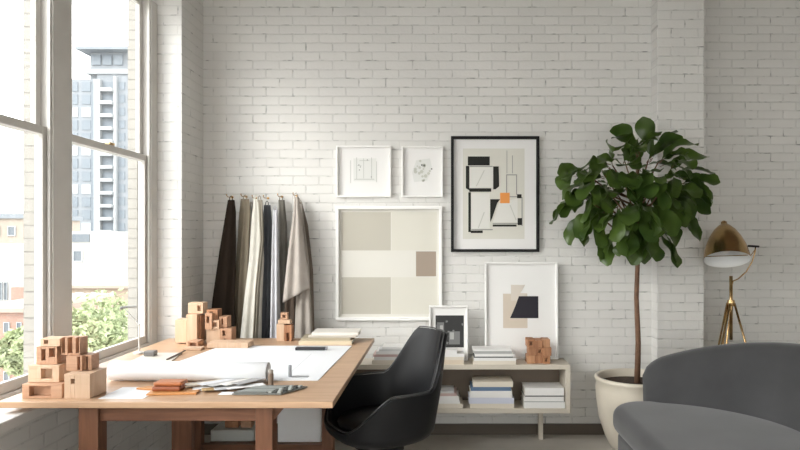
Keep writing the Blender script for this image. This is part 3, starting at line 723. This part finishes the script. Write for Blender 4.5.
# ---------------------------------------------------------------- hanging garments
def hook(px, py):
    z = Z(py, YB - .03); x = X(px, YB - .03)
    r = thing('wall_hook', 'small brass wall hook holding the %s' % hook_names[hook.n], 'hook', (x, YB, z), 0, 'wall hooks in a row'); hook.n += 1
    bm = bmesh.new(); lathe(bm, [(0, 0), (.009, 0), (.009, .004), (0, .005)], 14, Matrix.Rotation(PI / 2, 4, 'X')); link('plate', bm, M_brass, r)
    bm = bmesh.new(); tube(bm, [(0, -.004, 0), (0, -.10, -.004), (0, -.12, .004), (0, -.124, .014)], [.003, .003, .003, .004], 8); link('peg', bm, M_brass, r, smooth=True)
hook.n = 0
hook_names = ['dark brown coat', 'khaki coat', 'cream cloth', 'charcoal cloth', 'grey coat', 'taupe wrap']
def fabric(name, col): return mat(name, col, .9, noise=.06, nscale=14, bump=.2, bscale=160, spec=.08)
def garment(label, top, prof, m, cat='coat', name='hanging_coat', depth=.05, folds=3, amp=.16, seed=0, loop=True, y=None, hem=None):
    """top = (px, py); prof = [(py, pxleft, pxright)] from the hook down"""
    rnd = random.Random(seed); D_ = y or (YB - .075); bx0 = X(top[0], D_); bz = Z(top[1], D_)
    r = thing(name, label, cat, (bx0, D_, bz))
    seg = 64; nz = 44
    def interp(t):
        py = prof[0][0] + (prof[-1][0] - prof[0][0]) * t
        for i in range(len(prof) - 1):
            if py <= prof[i + 1][0] + 1e-6:
                u = (py - prof[i][0]) / (prof[i + 1][0] - prof[i][0]); u2 = u
                return py, prof[i][1] + (prof[i + 1][1] - prof[i][1]) * u2, prof[i][2] + (prof[i + 1][2] - prof[i][2]) * u2
        return prof[-1]
    bm = bmesh.new(); rings = []
    ph = [rnd.uniform(0, 6) for _ in range(3)]
    for i in range(nz + 1):
        t = i / nz; py, a, b_ = interp(t)
        x0, x1 = X(a, D_) - bx0, X(b_, D_) - bx0; cx = (x0 + x1) / 2; w = (x1 - x0) / 2
        dd = depth * (0.25 + .75 * min(1, t * 2.2)) * .5
        rg = []
        for k in range(seg):
            th = 2 * PI * k / seg
            f = 1 + amp * min(1, .25 + t) * (math.cos(folds * th + ph[0] + .8 * t) * .6 + math.cos((folds * 2 + 1) * th + ph[1]) * .4)
            xx = cx + w * math.cos(th) * (1 + .06 * math.sin(folds * th))
            yy = -dd * math.sin(th) * f - .009 * math.cos(6 * math.cos(th) + ph[2] + t) * min(1, t + .2) * (1 if math.sin(th) > 0 else 0)
            zz = Z(py, D_) - bz
            if hem: zz += hem(math.cos(th)) * max(0, (t - .6) / .4)
            rg.append(bm.verts.new((xx, min(yy, .062), zz)))
        rings.append(rg)
    for i in range(nz):
        for k in range(seg): bm.faces.new((rings[i][k], rings[i][(k + 1) % seg], rings[i + 1][(k + 1) % seg], rings[i + 1][k]))
    bm.faces.new(rings[0][::-1]); bm.faces.new(rings[-1])
    link('cloth_body', bm, m, r, smooth=True)
    if loop:
        bm = bmesh.new(); tube(bm, [(-.012, 0, -.012), (-.008, .0, .02), (0, .004, .03), (.008, 0, .02), (.012, 0, -.012)], .003, 6); link('hanging_loop', bm, m, r)
    return r
garment('dark brown black coat hanging at the left end of the hooks', (231, 200), [(200, 228, 234.5), (212, 226, 236), (250, 220, 236), (300, 213, 235), (348, 209, 234)], fabric('dark_brown_wool', (.020, .014, .010)), seed=1, y=YB - .115)
garment('khaki brown coat hanging beside the dark brown coat', (245, 199), [(199, 241, 249), (212, 239.5, 250.5), (260, 236.5, 249), (348, 232, 248)], fabric('khaki_wool', (.23, .195, .145)), seed=2, y=YB - .05)
garment('cream white cloth hanging between the khaki and charcoal cloths', (256, 199), [(199, 254, 259), (215, 252, 262), (260, 249, 264), (300, 244, 262), (350, 239, 261)], fabric('cream_linen', (.60, .58, .52)), 'cloth', 'hanging_cloth', seed=3, y=YB - .112)
garment('grey brown narrow scarf hanging over the cream cloth', (259.5, 200), [(200, 258, 262.5), (240, 260, 264), (290, 255, 259.5), (350, 252, 257)], fabric('grey_brown_linen', (.27, .245, .20)), 'scarf', 'hanging_scarf', seed=4, depth=.03, y=YB - .150)
garment('charcoal grey cloth hanging in the middle of the row', (267, 205), [(205, 264, 270.5), (222, 262.5, 272), (270, 262, 273), (350, 261, 274)], fabric('charcoal_linen', (.095, .10, .11)), 'cloth', 'hanging_cloth', seed=5, y=YB - .05)
garment('pale lilac grey cloth hanging right of the charcoal cloth', (275, 210), [(210, 272.5, 277.5), (250, 271.5, 279), (350, 270, 281)], fabric('pale_grey_linen', (.56, .56, .59)), 'cloth', 'hanging_cloth', seed=6, depth=.05, y=YB - .10)
garment('dark olive grey coat hanging behind the taupe wrap', (281, 200), [(200, 278.5, 284.5), (225, 279.5, 287), (270, 279.5, 288), (350, 279, 296)], fabric('olive_grey_wool', (.155, .145, .125)), seed=7, y=YB - .045)
garment('dark brown lining cloth hanging under the taupe wrap', (297, 205), [(205, 294, 300), (250, 289, 305), (300, 285, 300), (350, 284, 300)], fabric('brown_lining', (.07, .052, .04)), 'cloth', 'hanging_cloth', seed=12, depth=.03, y=YB - .09)
garment('dark taupe cloth hanging at the right end behind the wrap', (298.5, 202), [(202, 296.5, 302), (225, 298, 308), (270, 300, 313), (350, 303, 315)], fabric('dark_taupe', (.20, .165, .135)), 'cloth', 'hanging_cloth', seed=8, depth=.04, y=YB - .045)
garment('long light taupe wrap panel falling to the desk at the right end', (300, 204), [(204, 297, 302), (260, 296, 309), (300, 296, 311), (350, 294, 314)], fabric('light_taupe', (.36, .325, .29)), 'wrap', 'hanging_wrap', seed=9, depth=.04, amp=.15, y=YB - .125)
garment('light taupe wrap with a slanted hem hanging at the right end', (296, 197), [(197, 294.5, 298.5), (215, 293, 301), (250, 288.5, 305.5), (291, 283, 310)], fabric('taupe_wool', (.40, .36, .325)), 'wrap', 'hanging_wrap', seed=10, depth=.06, amp=.15, hem=lambda c: -.03 + .05 * c, y=YB - .168)
for px, py in ((231, 195), (245, 194.5), (256, 196), (267, 196), (281, 194.5), (296, 193.5)): hook(px, py + 2)
hook.n = 0

# ---------------------------------------------------------------- office chair
r = thing('office_chair', 'black leather tub swivel chair facing the desk', 'chair', (-.30, 3.17, .0), PI + R(30))
SZ = .42
def rim(t):       # t angle from the back (-x), -pi..pi
    a = abs(t)
    def sm(x): x = max(0, min(1, x)); return x * x * (3 - 2 * x)
    h = .945 - .02 * (a / .6) ** 2 if a < .6 else None
    back = .925; arm = .675; front = .50
    v = back + (arm - back) * sm((a - .50) / .55)
    v = v + (front - arm) * sm((a - 1.75) / .95)
    return v
def foot(t, h):    # plan position of the shell at angle t, fraction height z
    c, s = math.cos(t), math.sin(t)
    n = 2.6
    k = (abs(c) ** n + abs(s) ** n) ** (-1 / n)
    ax = .235; by = .25
    x, y = -c * k * ax, s * k * by
    return x, y
def shell(inset, zoff, seatz):
    bm = bmesh.new(); NT, NV = 72, 18; rings = []
    for j in range(NV + 1):
        v = j / NV; rg = []
        for i in range(NT):
            t = -PI + 2 * PI * i / NT; x, y = foot(t, 0); rm = rim(t) - zoff
            if v < .5: q = v / .5; rad = math.sin(q * PI / 2) ** .8; z = seatz + .07 * (1 - math.cos(q * PI / 2)) * 1.0
            else: q = (v - .5) / .5; rad = 1; z = (seatz + .07) + (rm - seatz - .07) * q
            kx = (1 - inset / .235)
            X_ = x * rad * kx; Y_ = y * rad * kx
            lean = max(0, z - .50)
            if math.cos(t) > 0: X_ -= lean * .22 * math.cos(t)
            Y_ *= 1 + .10 * min(1, max(0, (z - .4) / .25)) - .55 * max(0, z - .68)
            rg.append(bm.verts.new((X_, Y_, z)))
        rings.append(rg)
    c = bm.verts.new((0, 0, seatz))
    for i in range(NT):
        bm.faces.new((c, rings[1][i], rings[1][(i + 1) % NT]))
    for j in range(1, NV):
        for i in range(NT): bm.faces.new((rings[j][i], rings[j][(i + 1) % NT], rings[j + 1][(i + 1) % NT], rings[j + 1][i]))
    for v in rings[0]: bm.verts.remove(v)
    edge = [v.co.copy() for v in rings[-1]]
    return bm, edge
bm, edge = shell(0, 0, SZ)
sh = link('shell', bm, M_leather, r, smooth=True)
s = sh.modifiers.new('s', 'SOLIDIFY'); s.thickness = .032; s.offset = 0
b_ = sh.modifiers.new('b', 'BEVEL'); b_.width = .012; b_.segments = 3; b_.angle_limit = R(50)
bm = bmesh.new(); pts_ = edge + [edge[0], edge[1]]; tube(bm, [p + Vector((0, 0, .006)) for p in pts_], .0035, 6); link('piping', bm, mat('piping_highlight', (.05, .05, .05), .3), r, smooth=True)  # piping in a paler tone, painting in the rim's thin highlight
bm = bmesh.new(); prof = [(0, 0), (.10, 0), (.17, .008), (.198, .02), (.203, .035), (.19, .05), (.13, .06), (0, .064)]
lathe(bm, prof, 40, Matrix.Translation((.0, 0, .475)) @ Matrix.Diagonal((1, 1.0, 1, 1))); link('seat_cushion', bm, M_leather, r, smooth=True)
bm = bmesh.new(); box(bm, -.10, .10, -.08, .08, .36, .405); link('tilt_plate', bm, M_black, r, bevel=.008)
bm = bmesh.new(); lathe(bm, [(0, .07), (.028, .07), (.028, .22), (.018, .222), (.018, .361), (0, .361)], 20); link('gas_column', bm, M_steel, r)
for k in range(5):
    a = 2 * PI * k / 5 + .3; c_, s_ = math.cos(a), math.sin(a)
    bm = bmesh.new(); tube(bm, [(0, 0, .08), (.15 * c_, .15 * s_, .065), (.29 * c_, .29 * s_, .045)], [.024, .018, .013], 10); l_ = link('base_arm', bm, M_steel, r, smooth=True)
    bm = bmesh.new(); lathe(bm, [(0, -.02), (.024, -.02), (.026, 0), (.024, .02), (0, .02)], 18, Matrix.Translation((.29 * c_, .29 * s_, .0062)) @ Matrix.Rotation(a, 4, 'Z') @ Matrix.Rotation(PI / 2, 4, 'X')); cs = link('caster', bm, M_black, l_)

# ---------------------------------------------------------------- fiddle leaf fig
def leaf_mat():
    m, n, l, b = new_mat('fig_leaf')
    b.inputs['Roughness'].default_value = .30
    t = n.new('ShaderNodeTexCoord'); nz = n.new('ShaderNodeTexNoise'); nz.inputs['Scale'].default_value = 5; l.new(t.outputs['Object'], nz.inputs[0])
    r_ = n.new('ShaderNodeValToRGB'); l.new(nz.outputs[0], r_.inputs[0])
    r_.color_ramp.elements[0].position = .35; r_.color_ramp.elements[0].color = (.028, .056, .011, 1)
    r_.color_ramp.elements[1].position = .7; r_.color_ramp.elements[1].color = (.080, .130, .024, 1)
    l.new(r_.outputs[0], b.inputs['Base Color'])
    tr = n.new('ShaderNodeBsdfTranslucent'); tr.inputs[0].default_value = (.13, .24, .03, 1)
    mx = n.new('ShaderNodeMixShader'); mx.inputs[0].default_value = .14
    l.new(b.outputs[0], mx.inputs[1]); l.new(tr.outputs[0], mx.inputs[2]); l.new(mx.outputs[0], n['Material Output'].inputs[0])
    return m
M_leaf = leaf_mat()
DF = 4.30
tx, tz = X(637, DF), 0
r = thing('fiddle_leaf_fig', 'tall fiddle leaf fig tree in a cream pot beside the sofa', 'plant', (tx, DF, 0))
pr = [(0, 0), (.15, 0), (.165, .01), (.20, .08), (.240, .20), (.256, .32), (.262, .40), (.256, .445), (.264, .452), (.268, .465), (.262, .478), (.248, .478), (.244, .468), (.242, .44), (.238, .40), (0, .40)]
pot = thing('plant_pot', 'large round cream glazed planter beside the sofa', 'plant pot', (tx - .01, DF, 0))
bm = bmesh.new(); lathe(bm, pr[:-1] + [(.2, .20), (0, .20)], 56); link('pot_body', bm, M_pot, pot, smooth=True)
bm = bmesh.new(); lathe(bm, [(0, .21), (.18, .21), (.238, .30), (.2405, .425), (.12, .432), (0, .436)], 40); link('soil', bm, M_soil, r)
r.children[0].location = (-.01, 0, 0)
bm = bmesh.new(); tube(bm, [(.0, 0, .40), (.008, 0, .7), (-.004, 0, 1.0), (.006, 0, 1.3), (0, 0, 1.6), (.01, 0, 1.9)], [.021, .018, .016, .015, .013, .006], 12)
NODES = [  # px, py, depth offset, leaves
 (641, 140, 0, 5), (625, 150, -.05, 4), (658, 148, .05, 4), (610, 155, .0, 4), (600, 168, .1, 4), (585, 172, -.05, 4), (573, 164, 0, 3), (672, 152, -.05, 4),
 (690, 165, .0, 4), (703, 178, .0, 3), (683, 182, -.15, 4), (695, 195, .05, 3), (678, 205, -.1, 4), (690, 212, .1, 3), (665, 175, -.2, 4), (645, 170, -.25, 5), (625, 180, -.22, 5),
 (605, 190, -.12, 4), (588, 195, .0, 4), (572, 196, 0, 3), (600, 210, -.1, 4), (585, 212, .08, 3), (618, 210, -.22, 5), (640, 205, -.28, 5), (660, 210, -.2, 5), (630, 228, -.12, 4), (650, 228, -.12, 4),
 (612, 228, .05, 3), (668, 228, .0, 3), (636, 190, .2, 5), (610, 185, .22, 4), (665, 190, .22, 4), (640, 160, .18, 4), (640, 225, .15, 4), (620, 200, .1, 4), (655, 195, .1, 4)]
rnd = random.Random(11)
lb = bmesh.new()
def leaf(bm, base, d, L_, W_, droop, roll):
    d = d.normalized(); side = d.cross(Vector((0, 0, 1)))
    if side.length < .1: side = Vector((1, 0, 0))
    side.normalize(); side = (Matrix.Rotation(roll, 3, d) @ side); nrm = side.cross(d).normalized()
    n = 12; rows = []; p = base.copy(); dd = d.copy()
    wf = [.06, .30, .46, .50, .52, .62, .80, .94, 1.0, 1.0, .92, .68, .10]
    ph = rnd.uniform(0, 6)
    for i in range(n + 1):
        t = i / n; w = wf[i] * W_ / 2
        row = []
        for j, u in enumerate((-1, -.5, 0, .5, 1)):
            cup = (abs(u) ** 1.5) * .22 * w
            wav = .010 * math.sin(t * 13 + ph + (0 if u > 0 else 2)) * abs(u) if i not in (0, n) else 0
            row.append(p + side * (u * w) + nrm * (cup + wav))
        rows.append([bm.verts.new(q) for q in row])
        dd = (dd + Vector((0, 0, -droop / n))).normalized(); nrm = side.cross(dd).normalized()
        p = p + dd * (L_ / n)
    for i in range(n):
        for j in range(4): bm.faces.new((rows[i][j], rows[i][j + 1], rows[i + 1][j + 1], rows[i + 1][j]))
cen = Vector((0, 0, Z(195, DF)))
for (px, py, dy, nl) in NODES:
    px = 633 + (px - 635) * (.67 if px > 635 else .82); py = 195 + (py - 195) * (.74 if py < 195 else .92); dy = dy * .75 - .10; D_ = DF + dy; nd = Vector((X(px, D_) - tx, dy, Z(py, D_)))
    hh = max(1.25, min(1.85, nd.z - .18)); st = Vector((0, 0, hh)); md = st.lerp(nd, .5) + Vector((0, 0, -.03))
    tube(bm, [st, md, nd], [.008, .006, .004], 6)
    out = nd - cen; out.z *= .8
    for k in range(nl):
        a = rnd.uniform(0, 2 * PI)
        rv = Vector((math.cos(a), math.sin(a) * .7 - .2, rnd.uniform(-.75, .55)))
        d = out.normalized() * 1.25 + rv * .8
        if py < 168: d.z += .15
        if py > 205: d.z -= .45
        b0 = nd + Vector((rnd.uniform(-.02, .02), rnd.uniform(-.02, .02), rnd.uniform(-.03, .03)))
        L_ = rnd.uniform(.17, .27)
        if DF + b0.y + d.normalized().y * (L_ + .03) > 4.36: d.y = -abs(d.y) - .1
        dn = d.normalized(); b1 = b0 + dn * .03
        tube(bm, [b0, b1], .0025, 5, cap=False)
        leaf(lb, b1, dn, L_, L_ * rnd.uniform(.48, .62), rnd.uniform(.5, 1.8), rnd.uniform(-1.1, 1.1))
link('trunk', bm, M_bark, r, smooth=True)
link('foliage', lb, M_leaf, r, smooth=True, recalc=False)

# ---------------------------------------------------------------- brass floor lamp
DLp = 4.30
r = thing('floor_lamp', 'brass tripod floor lamp with a bell shade behind the sofa', 'lamp', (X(731, DLp), DLp, 0))
lx = X(731, DLp)
def q(px, py, y=0): return Vector((X(px, DLp + y) - lx, y, Z(py, DLp + y)))
bm = bmesh.new(); tube(bm, [(0, 0, .72), (0, 0, q(0, 276).z)], .011, 12); link('pole', bm, M_brass, r, smooth=True)
bm = bmesh.new(); lathe(bm, [(0, -.02), (.022, -.02), (.025, 0), (.022, .02), (0, .02)], 20, Matrix.Translation((0, 0, q(0, 303).z))); link('collar', bm, M_brass, r)
hub = q(731, 303)
for a in (200, 340, 90):
    c_, s_ = math.cos(R(a)), math.sin(R(a)); ft = Vector((c_ * .27, s_ * .27, .0))
    bm = bmesh.new()
    top = hub + Vector((c_ * .02, s_ * .02, 0)); tt = Vector((-s_, c_, 0)) * .012
    tube(bm, [top + tt, ft + tt + Vector((0, 0, .008))], .007, 8); tube(bm, [top - tt, ft - tt + Vector((0, 0, .008))], .007, 8)
    l_ = link('leg', bm, M_brass, r, smooth=True)
    bm = bmesh.new(); tube(bm, [ft + Vector((0, 0, .0)), ft + Vector((0, 0, .02))], .018, 12); link('foot', bm, M_black, l_)
bm = bmesh.new(); tube(bm, [q(731, 290), q(733, 281), q(738, 279), q(746, 272), q(752, 262), q(755, 252), q(755.5, 247)], .0045, 8); link('curved_arm', bm, M_brass, r, smooth=True)
bm = bmesh.new(); tube(bm, [q(748, 246), q(759, 246.5)], .007, 8); link('handle', bm, M_black, r, smooth=True)
# shade
ax0 = q(725, 261.5, -.0); apex = q(732.5, 219)
axis = (apex - ax0); H = axis.length; zr = axis.normalized()
tiltv = Vector((.10, .40, .92)).normalized()
Mx = Matrix.Translation(q(727, 259.5)) @ tiltv.to_track_quat('Z', 'Y').to_matrix().to_4x4()
M_shin = mat('shade_white', (.78, .78, .77), .5)
po = [(.146, 0), (.141, .04), (.127, .10), (.102, .16), (.072, .21), (.042, .243), (.022, .258), (.02, .275), (.012, .283), (0, .285)]
bm = bmesh.new(); lathe(bm, po + [], 44, Mx); link('shade', bm, M_brass, r, smooth=True)
pi_ = [(.146, 0), (.142, .003), (.137, .04), (.122, .10), (.097, .158), (.067, .203), (.0, .235)]
bm = bmesh.new(); lathe(bm, pi_, 44, Mx); link('shade_lining', bm, M_shin, r, smooth=True)
bm = bmesh.new(); lathe(bm, [(0, .05), (.022, .055), (.03, .08), (.026, .11), (.015, .14), (.015, .19), (0, .19)], 20, Mx); link('bulb', bm, mat('frosted_bulb', (.85, .84, .8), .3), r, smooth=True)
bm = bmesh.new(); tube(bm, [Mx @ Vector((.144, 0, .02)), q(751, 255), q(755, 250)], .003, 6); link('pivot_rod', bm, M_brass, r)

# ---------------------------------------------------------------- sofa
r = thing('curved_sofa', 'charcoal grey velvet sofa with a curved back in the foreground', 'sofa', (1.5, 3.0, 0))
OX, OY = 1.5, 3.0
def arc(cx, cy, rad, a0, a1, n): return [(cx + rad * math.cos(R(a0 + (a1 - a0) * k / n)), cy + rad * math.sin(R(a0 + (a1 - a0) * k / n))) for k in range(n + 1)]
def plan(x0, x1, ye, rr, r2):
    p = [(x1, 1.75)]
    p += arc(x1 - r2, ye - r2, r2, 0, 90, 14)
    p += arc(x0 + rr, ye - rr, rr, 90, 180, 12)
    p += [(x0, 1.75)]
    return [(a - OX, b_ - OY) for a, b_ in p]
bm = bmesh.new(); prism(bm, plan(.985, 1.90, 3.84, .20, .70), .285, .44); o = link('seat_cushion', bm, M_velvet, r, bevel=.06, seg=6); o.data.polygons.foreach_set('use_smooth', [True] * len(o.data.polygons))
bm = bmesh.new(); prism(bm, plan(1.015, 1.90, 3.82, .17, .70), .05, .284); o = link('sofa_base', bm, M_velvet, r, bevel=.02, seg=3)
for (x, y) in ((1.12, 3.6), (1.8, 3.5), (1.12, 1.9), (1.8, 1.9)):
    bm = bmesh.new(); lathe(bm, [(0, 0), (.02, 0), (.028, .052), (0, .052)], 16, Matrix.Translation((x - OX, y - OY, 0))); link('leg', bm, M_black, r)
# backrest sweep
path = arc(1.14, 3.12, .74, 84, 0, 40) + [(1.88, 3.12 - .07 * k) for k in range(1, 21)]
seglen = [0]
for i in range(1, len(path)): seglen.append(seglen[-1] + math.dist(path[i], path[i - 1]))
bm = bmesh.new(); rings = []; NS = 28
# start with a rounded cap
for i, (x, y) in enumerate(path):
    a = path[max(0, i - 1)]; b_ = path[min(len(path) - 1, i + 1)]
    tx_, ty_ = b_[0] - a[0], b_[1] - a[1]; l_ = math.hypot(tx_, ty_); tx_, ty_ = tx_ / l_, ty_ / l_
    nx, ny = -ty_, tx_      # outward? path runs clockwise so left of travel is outside
    s_ = seglen[i]
    u = min(1, s_ / .13); capf = math.sqrt(max(0.0, 1 - (1 - u) ** 2)); capf = max(capf, .02)
    v = min(1, s_ / .95); top = .63 + .215 * (math.sin(v * PI / 2) ** .8)
    top = .42 + (top - .42) * (.72 + .28 * capf)
    half = .10 * capf; z0 = .06
    rg = []
    for k in range(NS):
        th = 2 * PI * k / NS; c_, sn = math.cos(th), math.sin(th)
        e = 2 / 3.4
        cc = math.copysign(abs(c_) ** e, c_); ss = math.copysign(abs(sn) ** (2 / 2.6), sn)
        zc = (top + z0) / 2; hh = (top - z0) / 2
        zz = zc + hh * ss
        lean = .07 * max(0, (zz - .42) / .4)
        off = half * cc + lean
        rg.append(bm.verts.new((x + nx * off - OX, y + ny * off - OY, zz)))
    rings.append(rg)
for i in range(len(rings) - 1):
    for k in range(NS): bm.faces.new((rings[i][k], rings[i][(k + 1) % NS], rings[i + 1][(k + 1) % NS], rings[i + 1][k]))
bm.faces.new(rings[0][::-1]); bm.faces.new(rings[-1])
link('backrest', bm, M_velvet, r, smooth=True)
